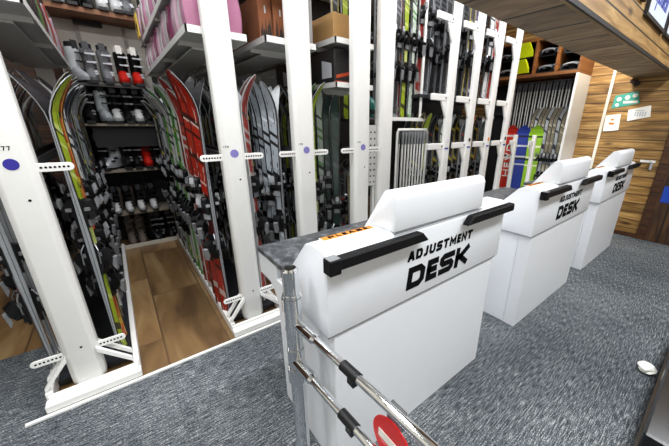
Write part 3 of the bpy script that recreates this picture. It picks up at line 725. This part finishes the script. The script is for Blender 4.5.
MB().box(UX+.05, XW-.03, UY0+.035, UY1, .02, .08).build('foot_board', DARKSH, t)
MB().tube([(UX+.37, UY0+.035, 2.51), (UX+.37, UY1, 2.51)], .014, 8).build('hanging_rail', STEEL, t)
MB().box(XW-.12, XW-.031, UY0+.035, UY1, 1.95, 2.0).build('ski_rail', DARKG, t)
for i in range(22):
    ski_pole((UX+.36+.02*(i % 2), 2.0+.052*i, 1.50), (0, 0, .3), 'grey ski pole hung under the cubby unit, %s from the white end panel' % ORD[i], 'ski poles hung under the cubby unit')
# bindings/boots in cubbies
def sb_binding(loc, col, label):
    t = thing('snowboard_binding', label, 'snowboard binding', loc, (0, 0, (PI/2 if col is YEL else -PI/2) + random.uniform(-.2, .2)), 'snowboard bindings in the cubby unit'); t.scale = (1.75, 1.5, 1.02)
    if 'sb' not in SKI:
        b = MB().box(-.07, .07, -.13, .13, 0, .02).box(-.075, -.06, -.13, .12, .02, .09).box(.06, .075, -.13, .12, .02, .09)
        hb = MB(); hb.loft([[(-.075+.02*k*.5, .10, .03), (.075-.02*k*.5, .10, .03), (.075-.02*k*.5, .13, .03), (-.075+.02*k*.5, .13, .03)] for k in (0,)] + [[(-.06, .12, .14), (.06, .12, .14), (.06, .15, .14), (-.06, .15, .14)], [(-.04, .15, .24), (.04, .15, .24), (.04, .17, .24), (-.04, .17, .24)]])
        def arc(y, z, r): return [(-r*math.cos(PI*k/8), y-.02*math.sin(PI*k/8), z+r*.8*math.sin(PI*k/8)) for k in range(9)]
        st = MB().tube(arc(.02, .08, .075), .014, 6).tube(arc(-.10, .05, .072), .012, 6)
        SKI['sb'] = (b, hb, st)
        SKI['sb'] = (b.bm, hb.bm, st.bm)
    for nm, bm, mm in zip(('base_plate','highback','strap'), SKI['sb'], (BLACKP, col, SILVER if col is not YEL else BLACKP)):
        m2 = MB(); m2.bm.free(); m2.bm = bm.copy(); put(nm, m2.mesh(nm, mm), t)
for ci, (y, lev, col, lb) in enumerate([
    (2.08, 0, BLACKP, 'black snowboard binding, lower one in the cubby nearest the pine wall trim'), (2.08, 1, DARKG, 'dark grey snowboard binding, upper one in the cubby nearest the pine wall trim'),
    (2.43, 0, BLACKP, 'black snowboard binding, lower one in the second cubby from the right'), (2.43, 1, BLACKP, 'black snowboard binding, upper one in the second cubby from the right'),
    (2.78, 0, YEL, 'yellow and black snowboard binding, lower one in the third cubby from the right'), (2.78, 1, YEL, 'yellow and black snowboard binding, upper one in the third cubby from the right'),
    (3.14, 0, DARKG, 'dark snowboard binding, lower one in the leftmost visible cubby'), (3.14, 1, BLACKP, 'dark snowboard binding, upper one in the leftmost visible cubby')]):
    sb_binding((UX+.24, y, 2.602+.252*lev), col, lb)
# skis and boards in the wall rack, facing into the shop
for i in range(9):
    st = ['bronze','silver','bronze','bronze','silver','bronze','bronze','silver','bronze'][i]
    y = 2.02+.062*i
    ski(st, (UX+.16, y, .081), (0, .0, -PI/2+.75), 1.98, 'bronze or silver ski in the wall rack, %s from the white end panel' % ORD[i], 'skis in the wall rack')
def board(style, cols, loc, label, L=1.68, W=.12):
    mb = MB(); rings = []
    for i in range(25):
        s = i/24; w = W*(1-.14*math.sin(PI*s))
        e = min(s, 1-s)
        if e < .1: w *= math.sqrt(max(.01, 1-((.1-e)/.101)**2))
        cx = -.06*((max(0, .09-e))/.09)**1.6
        rings.append([(cx, -w, L*s), (cx, w, L*s), (cx-.014, w, L*s), (cx-.014, -w, L*s)])
    mb.loft(rings)
    t = thing('snowboard', label, 'snowboard', loc, (0, .05, .45), 'boards in the wall rack')
    put('deck', mb.mesh('deck', [deck_mat('board_'+style, *cols, 2)], smooth=False), t)
    return t
b1 = board('red', ('#c3291c', '#1b1b1d', '#d8d6d2'), (UX+.02, 2.80, .081), 'red board with white lettering leaning in the wall rack')
L_ = MB(); strokes(L_, 'HEAD', 0.0, .62, .11, .022, lambda u, v, d: (-.0150-d, .055-v, .72+u), depth=.001)
put('white_lettering', L_.mesh('white_lettering', [PAPER], smooth=False), b1)
board('blue', ('#2a3f9e', '#d6dbe6', '#12183a'), (UX+.02, 2.585, .081), 'blue board leaning in the wall rack between red and green boards')
board('lime', ('#8fbf2a', '#e6edc4', '#27451a'), (UX+.02, 2.36, .081), 'lime green board leaning in the wall rack')

# wall notices, lamp, hook
def flat(name, mb, m, label, cat, parent=None): pass
t = thing('information_card', 'teal card with white icons pinned to the pine wall', 'notice', (XW-.006, 1.34, 2.05))
MB().prism([(1.515,2.03),(1.175,2.10),(1.225,2.275),(1.50,2.225)], 'x', XW-.006, XW-.001).build('card', TEAL, t)
ic = MB()
for y, z in ((1.44,2.17),(1.34,2.19),(1.25,2.215)): ic.disc((XW-.007, y, z), 'x', .032, .002, 16)
ic.disc((XW-.007, 1.45, 2.085), 'x', .025, .002, 16)
ic.box(XW-.008, XW-.0062, 1.20, 1.38, 2.105, 2.14)
ic.build('white_icons', PAPER, t)
t = thing('poster', 'white portrait sheet with a small orange mark on the pine wall', 'notice', (XW-.006, 1.45, 1.68))
MB().prism([(1.545,1.675),(1.345,1.70),(1.365,1.95),(1.56,1.925)], 'x', XW-.016, XW).build('sheet', PAPER, t)
MB().box(XW-.0185, XW-.0162, 1.42, 1.49, 1.785, 1.815).box(XW-.0185, XW-.0162, 1.435, 1.475, 1.85, 1.875).build('orange_mark', ORANGE, t)
t = thing('poster', 'white landscape sheet with faint diagrams on the pine wall', 'notice', (XW-.006, 1.14, 1.86))
MB().prism([(1.265,1.84),(1.0,1.90),(1.03,2.065),(1.285,2.005)], 'x', XW-.014, XW).build('sheet', PAPER, t)
lm = MB()
for k in range(5): lm.box(XW-.0165, XW-.0142, 1.06+.03*k, 1.075+.03*k, 1.91, 1.975)
lm.box(XW-.0165, XW-.0142, 1.09, 1.2, 1.99, 2.0).build('faint_diagram', mat('pale_print', '#b8bec8', .7), t)
t = thing('spotlight', 'small black spotlight on the pine wall under the bulkhead', 'lamp', (XW-.02, 1.31, 2.40))
MB().box(XW-.03, XW-.001, 1.27, 1.33, 2.385, 2.44).build('wall_plate', BLACKM, t)
MB().tube([(XW-.03,1.30,2.42),(XW-.09,1.30,2.43)], .012, 8).build('arm', BLACKM, t)
MB().tube([(XW-.06,1.33,2.425),(XW-.14,1.24,2.37)], [.03,.042], 14).build('lamp_head', BLACKM, t)
t = thing('wall_hook', 'white wall bracket with a small clip on the pine wall', 'bracket', (XW-.02, .85, 1.22))
MB().box(XW-.02, XW-.001, .78, .96, 1.225, 1.26).build('back_rail', WHITE, t)
MB().tube([(XW-.02,.82,1.24),(XW-.10,.82,1.24),(XW-.11,.82,1.27)], .013, 8).build('hook_arm', WHITE, t)
MB().box(XW-.035, XW-.002, .80, .83, 1.12, 1.22).build('clip', SILVER, t)
t = thing('door_sign', 'small blue sign on the dark door at right edge', 'sign', (XW-.033, .53, .77))
MB().box(XW-.036, XW-.031, .48, .585, .65, .90).build('sign_plate', BLUE, t)
# framed signs on the fascia
def fsign(x0, x1, z0, z1, label, txt):
    t = thing('framed_sign', label, 'sign', ((x0+x1)/2, .86, z0))
    MB().box(x0, x1, .866, .884, z0, z1).build('sign_board', mat('pale_blue_sign', '#c3cfe0', .5), t)
    f = MB()
    for a in ((x0-.03,x0,z0-.03,z1+.03),(x1,x1+.03,z0-.03,z1+.03)): f.box(a[0],a[1],.855,.884,a[2],a[3])
    for a in ((x0,x1,z0-.03,z0),(x0,x1,z1,z1+.03)): f.box(a[0],a[1],.855,.884,a[2],a[3])
    f.build('frame', BLACKM, t)
    if txt:
        w = MB(); strokes(w, txt, x0+.10, x1-.12, .26, .028, lambda u, v, d: (u, .8655-d, v+z0+.13), slant=.15)
        w.build('lettering', BLUEINK, t, smooth=False)
fsign(4.03, 4.88, 2.75, 3.30, 'pale sign with blue lettering on the bulkhead fascia', 'Adjustment')
fsign(3.0, 3.84, 2.82, 3.30, 'dark framed sign at the top edge, left of the blue-lettered sign', '')
fsign(5.02, 5.9, 2.75, 3.30, 'dark framed sign at the right edge, right of the blue-lettered sign', '')

# ------------------------------------------------------------------ boots
BOOT = {}
def boot(style, loc, rz, label, group, sc_=1.):
    shellc, cuffc, lin_, bk = BSTY[style]
    if style not in BOOT:
        def ell(cx, cy, z, rx, ry, n=12): return [(cx+rx*math.cos(2*PI*k/n), cy+ry*math.sin(2*PI*k/n), z) for k in range(n)]
        sh = MB()
        # foot: rings from sole to instep (toe towards -y)
        sh.loft([ell(0,-.05,.03,.058,.185), ell(0,-.05,.07,.062,.19), ell(0,-.03,.11,.06,.165), ell(0,.01,.15,.056,.12), ell(0,.04,.20,.055,.085)])
        cu = MB()
        cu.loft([ell(0,.035,.15,.064,.098), ell(0,.03,.22,.064,.09), ell(0,.012,.30,.066,.085), ell(0,-.012,.38,.07,.09), ell(0,-.015,.40,.064,.084)])
        li = MB(); li.loft([ell(0,-.013,.395,.056,.074), ell(0,-.02,.455,.058,.078), ell(0,-.02,.46,.045,.062)]); li.box(-.03,.03,-.10,-.085,.38,.475)
        so = MB().prism([(-.245,0),(-.08,0),(-.07,.014),(.01,.014),(.02,0),(.135,0),(.135,.034),(-.245,.034)], 'x', -.042, .042)
        bu = []
        for (y, z, r) in ((-.13,.115,.055), (-.07,.15,.056), (-.085,.25,.064), (-.105,.34,.068)):
            m = MB().box(-r*.35, r*.9, y-.020, y-.0, z-.008, z+.008); m.box(r*.55, r*1.12, y-.026, y+.025, z-.011, z+.011); bu.append(m.mesh('buckle', [bk], smooth=False))
        BOOT[style] = (sh.mesh('boot_shell', [shellc]), cu.mesh('cuff', [cuffc]), li.mesh('liner', [lin_]), so.mesh('sole', [BLACKM]), bu)
    sh, cu, li, so, bu = BOOT[style]
    t = thing('ski_boot', label, 'ski boot', loc, (0, 0, rz), group); t.scale = (sc_,)*3
    put('boot_shell', sh, t); c = put('cuff', cu, t); put('liner', li, t); put('sole', so, t)
    for b in bu: put('buckle', b, t)
BSTY = {
 'grey': (GREYP, GREYP, DARKG, SILVER), 'blackred': (mat('red_plastic', '#c22216', .35), BLACKP, PAPER, SILVER),
 'black': (BLACKP, BLACKP, DARKG, GREYP), 'blackwhite': (mat('white_plastic', '#cfd0d0', .35), BLACKP, DARKG, BLACKP),
 'clear': (SILVER, mat('frosty_plastic', '#cfd6d8', .2), DARKG, DARKG), 'red': (MATS['red_plastic'], MATS['red_plastic'], DARKG, BLACKP),
 'taupe': (mat('taupe_plastic', '#6d635a', .4), MATS['taupe_plastic'], DARKG, BLACKP), 'white': (MATS['white_plastic'], MATS['white_plastic'], DARKG, SILVER),
}
SY0, SY1 = 5.24, 5.69
SX0, SX1 = -.235, .50
t = thing('boot_shelf', 'dark shelving unit full of ski boots at the end of the aisle', 'shelf unit', (.13, 5.45, 0))
LV = [.52, 1.12, 1.72, 2.19]
for z in LV: MB().box(SX0, SX1, SY0, SY1, z-.03, z).build('shelf_board', mat('shelf_edge', '#8d8273', .5) if z < 2 else DARKSH, t)
MB().box(SX0-.02, SX0, SY0, SY1, 0, 2.19).build('side_panel', BLACKM, t); MB().box(SX1, SX1+.02, SY0, SY1, 0, 2.19).build('side_panel', BLACKM, t)
MB().box(SX0, SX1, SY1, SY1+.02, 0, 2.16).build('back_panel', BLACKM, t)
MB().box(SX0, SX1, SY0-.03, SY0-.005, 0, .055).build('kick_board', OFFW, t)
MB().box(-.18,.54, 5.30, 5.335, 1.42, 1.69).build('drop_panel', mat('dark_panel', '#222326', .7), t)
bl = [
 # x, level z, style, rz, label
 (-.20+.16, 2.19, 'grey', 0, 'grey ski boot on the shelf top, left one of the grey pair'), (.115, 2.19, 'grey', 0, 'grey ski boot on the shelf top, right one of the grey pair'),
 (.28, 2.19, 'blackred', 0, 'black and red ski boot on the shelf top, left one of that pair'), (.43, 2.19, 'blackred', 0, 'black and red ski boot on the shelf top, right one of that pair'),
 (-.185, 2.19, 'clear', .5, 'frosted clear ski boot at the left end of the shelf top'),
 (-.02, 1.72, 'clear', .2, 'frosted clear ski boot on the second shelf down'), (-.165, 1.72, 'black', 0, 'black ski boot left of the frosted boot on the second shelf'), (.115, 1.72, 'blackwhite', 0, 'black and white ski boot just right of the frosted boot, second shelf'),
 (.235, 1.72, 'black', 0, 'black ski boot, second right of the frosted boot, second shelf'), (.35, 1.72, 'blackwhite', 0, 'black and white ski boot, third right of the frosted boot, second shelf'), (.455, 1.72, 'black', 0, 'black ski boot at the right end of the second shelf'),
 (-.165, 1.12, 'black', 0, 'black ski boot at the left end of the third shelf'), (-.03, 1.12, 'clear', -.5, 'frosted white ski boot on the third shelf down'), (.10, 1.12, 'black', 0, 'black ski boot just right of the frosted boot, third shelf'),
 (.21, 1.12, 'black', 0, 'black ski boot left of the red boot, third shelf'), (.34, 1.12, 'red', 0, 'bright red ski boot on the third shelf'), (.45, 1.12, 'black', 0, 'black ski boot right of the bright red boot'),
 (-.06, 0, 'taupe', 0, 'taupe ski boot on the floor under the shelves, left one of the pair'), (.06, 0, 'taupe', 0, 'taupe ski boot on the floor under the shelves, right one of the pair'),
 (.19, 0, 'black', .3, 'black ski boot on the floor right of the taupe pair'), (.31, 0, 'black', -.2, 'second black ski boot on the floor right of the taupe pair'), (.43, 0, 'black', 0, 'black ski boot at the right end of the floor row'),
]
for x, z, st, rz, lb in bl:
    boot(st, (x, 5.46, z+.001), rz, lb, 'ski boots on the shelving unit')
for i, x in enumerate((-.14, -.01, .12, .25)):
    boot('taupe', (x+.04, 5.585, .521), PI, 'dark taupe ski boot in the rear line of the lowest shelf, %s from left' % ORD[i], 'ski boots on the shelving unit', .8)
for i, x in enumerate((-.14, .0, .14, .29)):
    boot('blackwhite', (x, 5.36, .521), 0, 'black ski boot with white toe, %s from left on the lowest shelf' % ORD[i], 'ski boots on the shelving unit', .8)
# high wall shelf with boots
t = thing('wall_shelf', 'brown wooden shelf high on the back wall', 'shelf', (.15, 5.5, 2.96))
MB().box(-.3, .54, 5.25, YB-.002, 2.95, 3.0).build('shelf_board', BROWNW, t)
MB().box(-.1, .18, 5.6, 5.7, 2.90, 2.95).build('bracket_bar', BLACKM, t)
for i, (x, st) in enumerate(((-.18,'white'),(-.05,'black'),(.08,'black'),(.22,'white'),(.36,'white'),(.47,'grey'))):
    boot(st, (x, 5.45, 3.001), 0, 'ski boot on the high brown wall shelf, %s from left' % ORD[i], 'boots on the high brown wall shelf')

# ------------------------------------------------------------------ boxes and packages on the shelves
def carton(name, x0, x1, y0, y1, z0, z1, m, label, cat, group=None, art=None):
    t = thing(name, label, cat, ((x0+x1)/2, (y0+y1)/2, z0), group=group)
    MB().box(x0, x1, y0, y1, z0, z1).build('carton_body', m, t, bevel=.004)
    xm = (x0+x1)/2
    MB().box(xm-.02, xm+.02, y0-.0012, y1, z1-.0, z1+.0012).build('tape_strip', mat('parcel_tape', '#b99a68', .3), t)
    if art:
        a = MB()
        w = x1-x0; h = z1-z0
        if art == 'black':
            a.prism([(x0+.02, z0+.05), (x0+w*.55, z0+.10), (x0+w*.55, z0+.13), (x0+.02, z0+.08)], 'y', y0-.002, y0-.0005, 0)
            a.box(x0+.004, x1-.004, y0-.002, y0-.0005, z0+.006, z0+.03, 0)
            a.box(x0+w*.62, x1-.03, y0-.002, y0-.0005, z0+.06, z1-.05, 1)
            a.prism([(y0+.05, z0+.06), (y0+.22, z0+.06), (y0+.22, z1-.08), (y0+.05, z1-.12)], 'x', x0-.002, x0-.0005, 1)
        else:
            pts = [(x0+.01, z0+.01)]
            n = 12
            for k in range(n+1): pts.append((x0+.01+(w-.02)*k/n, z0+.05+h*.42*random.random()**1.5))
            pts.append((x1-.01, z0+.01)); a.prism(pts, 'y', y0-.002, y0-.0005, 2)
            a.box(x0+w*.45, x0+w*.55, y0-.002, y0-.0005, z0+h*.6, z0+h*.75, 1)
        a.build('printed_artwork', [mat('orange_red_print', '#b8461c', .6), mat('pale_artwork', '#b9bcc0', .6), mat('dark_artwork', '#2a1c16', .7)], t, smooth=False)
BLKBOX = mat('black_printed_carton', '#1d1b1b', .6)
zb = 2.345+.0312
for i in range(4):
    carton('carton', 1.08, 1.19, 2.66+.50*i, 3.12+.50*i, zb, zb+.33, CARDO, 'orange-brown carton with dark artwork, left stack, %s from the front' % ORD[i], 'box', 'orange-brown cartons on the shelf', 'trees')
    carton('carton', 1.195, 1.31, 2.64+.50*i, 3.10+.50*i, zb, zb+.32, CARDO, 'orange-brown carton with dark artwork, middle stack, %s from the front' % ORD[i], 'box', 'orange-brown cartons on the shelf', 'trees')
for i in range(3):
    carton('carton', 1.32, 1.49, 2.9+.50*i, 3.36+.50*i, zb, zb+.31, CARDO, 'orange-brown carton with dark artwork, right stack, %s from the front' % ORD[i], 'box', 'orange-brown cartons on the shelf', 'trees')
carton('box_file', 1.325, 1.41, 2.56, 2.85, zb, zb+.36, mat('cream_card', '#d5cdb4', .6), 'tall cream box file at the front of the carton shelf', 'box', None, 'trees')
carton('box_file', 1.42, 1.505, 2.56, 2.85, zb, zb+.34, mat('grey_card', '#8f8f8d', .6), 'grey box file right of the cream box file', 'box')
zb = 2.44+.0312
carton('cardboard_box', 1.745, 2.13, 2.60, 2.98, zb, zb+.225, CARDB, 'plain tan cardboard box on the shelf above the black boxes', 'box')
carton('cardboard_box', 1.745, 2.13, 3.0, 3.4, zb, zb+.24, CARDB, 'tan cardboard box behind the plain tan box', 'box')
zb = 2.075+.0312
for i in range(3):
    carton('printed_box', 1.735, 2.14, 2.58+.44*i, 3.0+.44*i, zb, zb+.30, BLKBOX, 'black box with orange print on the shelf, %s from the front' % ORD[i], 'box', 'black printed boxes on the shelf', 'black')
# soft packages over the boot aisle
PINK = [mat('pink_film', '#a8708c', .25), mat('pale_pink_film', '#c4a4b4', .25), mat('white_film', '#bdb8ba', .25), mat('magenta_film', '#7d3c5c', .25)]
def package(x0, x1, y0, y1, z0, z1, m, label, group, name='wrapped_package'):
    t = thing(name, label, 'package', ((x0+x1)/2, (y0+y1)/2, z0), group=group)
    mb = MB(); n = 6; rings = []
    for k in range(n+1):
        s = k/n; q = .94+.06*math.sin(PI*min(1, s*1.15)); cx, cy = (x0+x1)/2, (y0+y1)/2
        hx, hy = (x1-x0)/2*q, (y1-y0)/2*q
        rings.append([(cx+hx*a, cy+hy*b, z0+(z1-z0)*s) for a, b in ((-1,-.8),(-.93,-1),(.93,-1),(1,-.8),(1,.8),(.93,1),(-.93,1),(-1,.8))])
    mb.loft(rings); mb.build('wrapping', m, t)
    MB().box(x0+.01, x1-.01, (y0+y1)/2-.008, (y0+y1)/2+.008, z1-.004, z1+.018).build('sealed_fold', m, t)
for lev, z in (('lower', 2.352), ('upper', 2.692)):
    for i in range(18):
        y = 2.56+.15*i; hh = .25+.05*random.random()
        mi = [0,2,1,0,3,2,1,0,2,1,3,2,0,1,2,1,0,2][(i+(0 if lev == 'lower' else 3)) % 18]
        package(.53+.02*random.random(), .915, y, y+.138, z, z+hh+(.08 if lev == 'upper' else 0), PINK[mi], '%s package, %s from front, %s shelf right of the boot aisle' % (['pink','pale pink','white','magenta'][mi], ORD[i], lev), 'film packages right of the boot aisle')
t = thing('price_card', 'yellow card leaning at the far end of the upper shelf', 'card', (.50, 5.0, 2.71))
MB().box(.488, .50, 4.85, 5.05, 2.71, 2.95).build('card_sheet', mat('yellow_card', '#d8b64a', .6), t)
MB().box(.4865, .4878, 4.90, 5.0, 2.78, 2.86).build('card_mark', INK, t)
PK = [mat('green_wrap', '#4f7a3c', .4), mat('black_wrap', '#222226', .3), mat('red_wrap', '#a8413a', .4), MATS['pale_pink_film'], MATS['white_film'], mat('dark_red_wrap', '#5c1f22', .4)]
for i in range(11):
    y = 2.58+.245*i; mi = [0,0,1,1,0,5,4,2,4,3,2][i]
    package(-.64, -.24, y, y+.22, 2.352, 2.352+.34+.05*(i % 2), PK[mi], '%s package, %s from the front on the far left shelf' % (['green','black','red','pale pink','white','dark red'][mi], ORD[i]), 'wrapped packages on the far left shelf')

# ------------------------------------------------------------------ scale to metres
done = set()
for o in list(sc.objects):
    if o.type == 'MESH' and o.data.name not in done:
        o.data.transform(Matrix.Scale(S, 4)); done.add(o.data.name)
    o.location = o.location*S

# ------------------------------------------------------------------ lights
def area(name, x, y, z, sx, sy, power, rot=(0,0,0), col=(1,1,1)):
    l = bpy.data.lights.new(name, 'AREA'); l.shape = 'RECTANGLE'; l.size = sx*S; l.size_y = sy*S; l.energy = power; l.color = col
    o = bpy.data.objects.new(name, l); COL.objects.link(o); o.location = (x*S, y*S, z*S); o.rotation_euler = rot
    return o
for i, x in enumerate((-.8, 1.2, 3.2, 5.2)):
    area('ceiling_lamp', x, -.5, CZ-.03, 1.4, .6, 64, col=(.95, .975, 1))
for i, x in enumerate((-1.4, .6, 2.6, 4.6)):
    area('rack_lamp', x, 1.72, CZ-.03, 1.2, .35, 50, col=(.97, .98, 1))
area('aisle_lamp', .13, 4.0, CZ-.03, .3, 1.8, 30, col=(.97, .98, 1))
area('aisle_lamp', 2.7, 4.2, CZ-.03, 1.6, .4, 16, col=(.97, .98, 1))
area('wall_lamp', 5.7, 1.6, 3.4, .3, .3, 26, rot=(0, -.6, 0), col=(1, .88, .7))
w = bpy.data.worlds.new('world'); sc.world = w; w.use_nodes = True
w.node_tree.nodes['Background'].inputs[0].default_value = (.9, .95, 1, 1); w.node_tree.nodes['Background'].inputs[1].default_value = .3

# ------------------------------------------------------------------ camera
cam = bpy.data.cameras.new('camera'); co = bpy.data.objects.new('camera', cam); COL.objects.link(co); sc.camera = co
F = 297.095; yaw, pitch, roll = .88594807, .33131872, -.01129049
f = Vector((math.cos(yaw)*math.cos(pitch), math.sin(yaw)*math.cos(pitch), -math.sin(pitch)))
r = f.cross(Vector((0,0,1))).normalized(); d = f.cross(r)
c, s_ = math.cos(roll), math.sin(roll)
r2 = r*c + d*s_; d2_ = -r*s_ + d*c
M = Matrix((r2, -d2_, -f)).transposed().to_4x4()
M.translation = Vector((0, 0, 1.75*S))
co.matrix_world = M
cam.sensor_fit = 'HORIZONTAL'; cam.sensor_width = 36; cam.lens = F/669*36
cam.shift_x = -29.1376/669; cam.shift_y = 3.1929/669
cam.clip_start = .02; cam.clip_end = 50
sc.view_settings.view_transform = 'Standard'; sc.view_settings.look = 'None'; sc.view_settings.gamma = 1; sc.view_settings.use_curve_mapping = False
sc.view_settings.exposure = -0.34
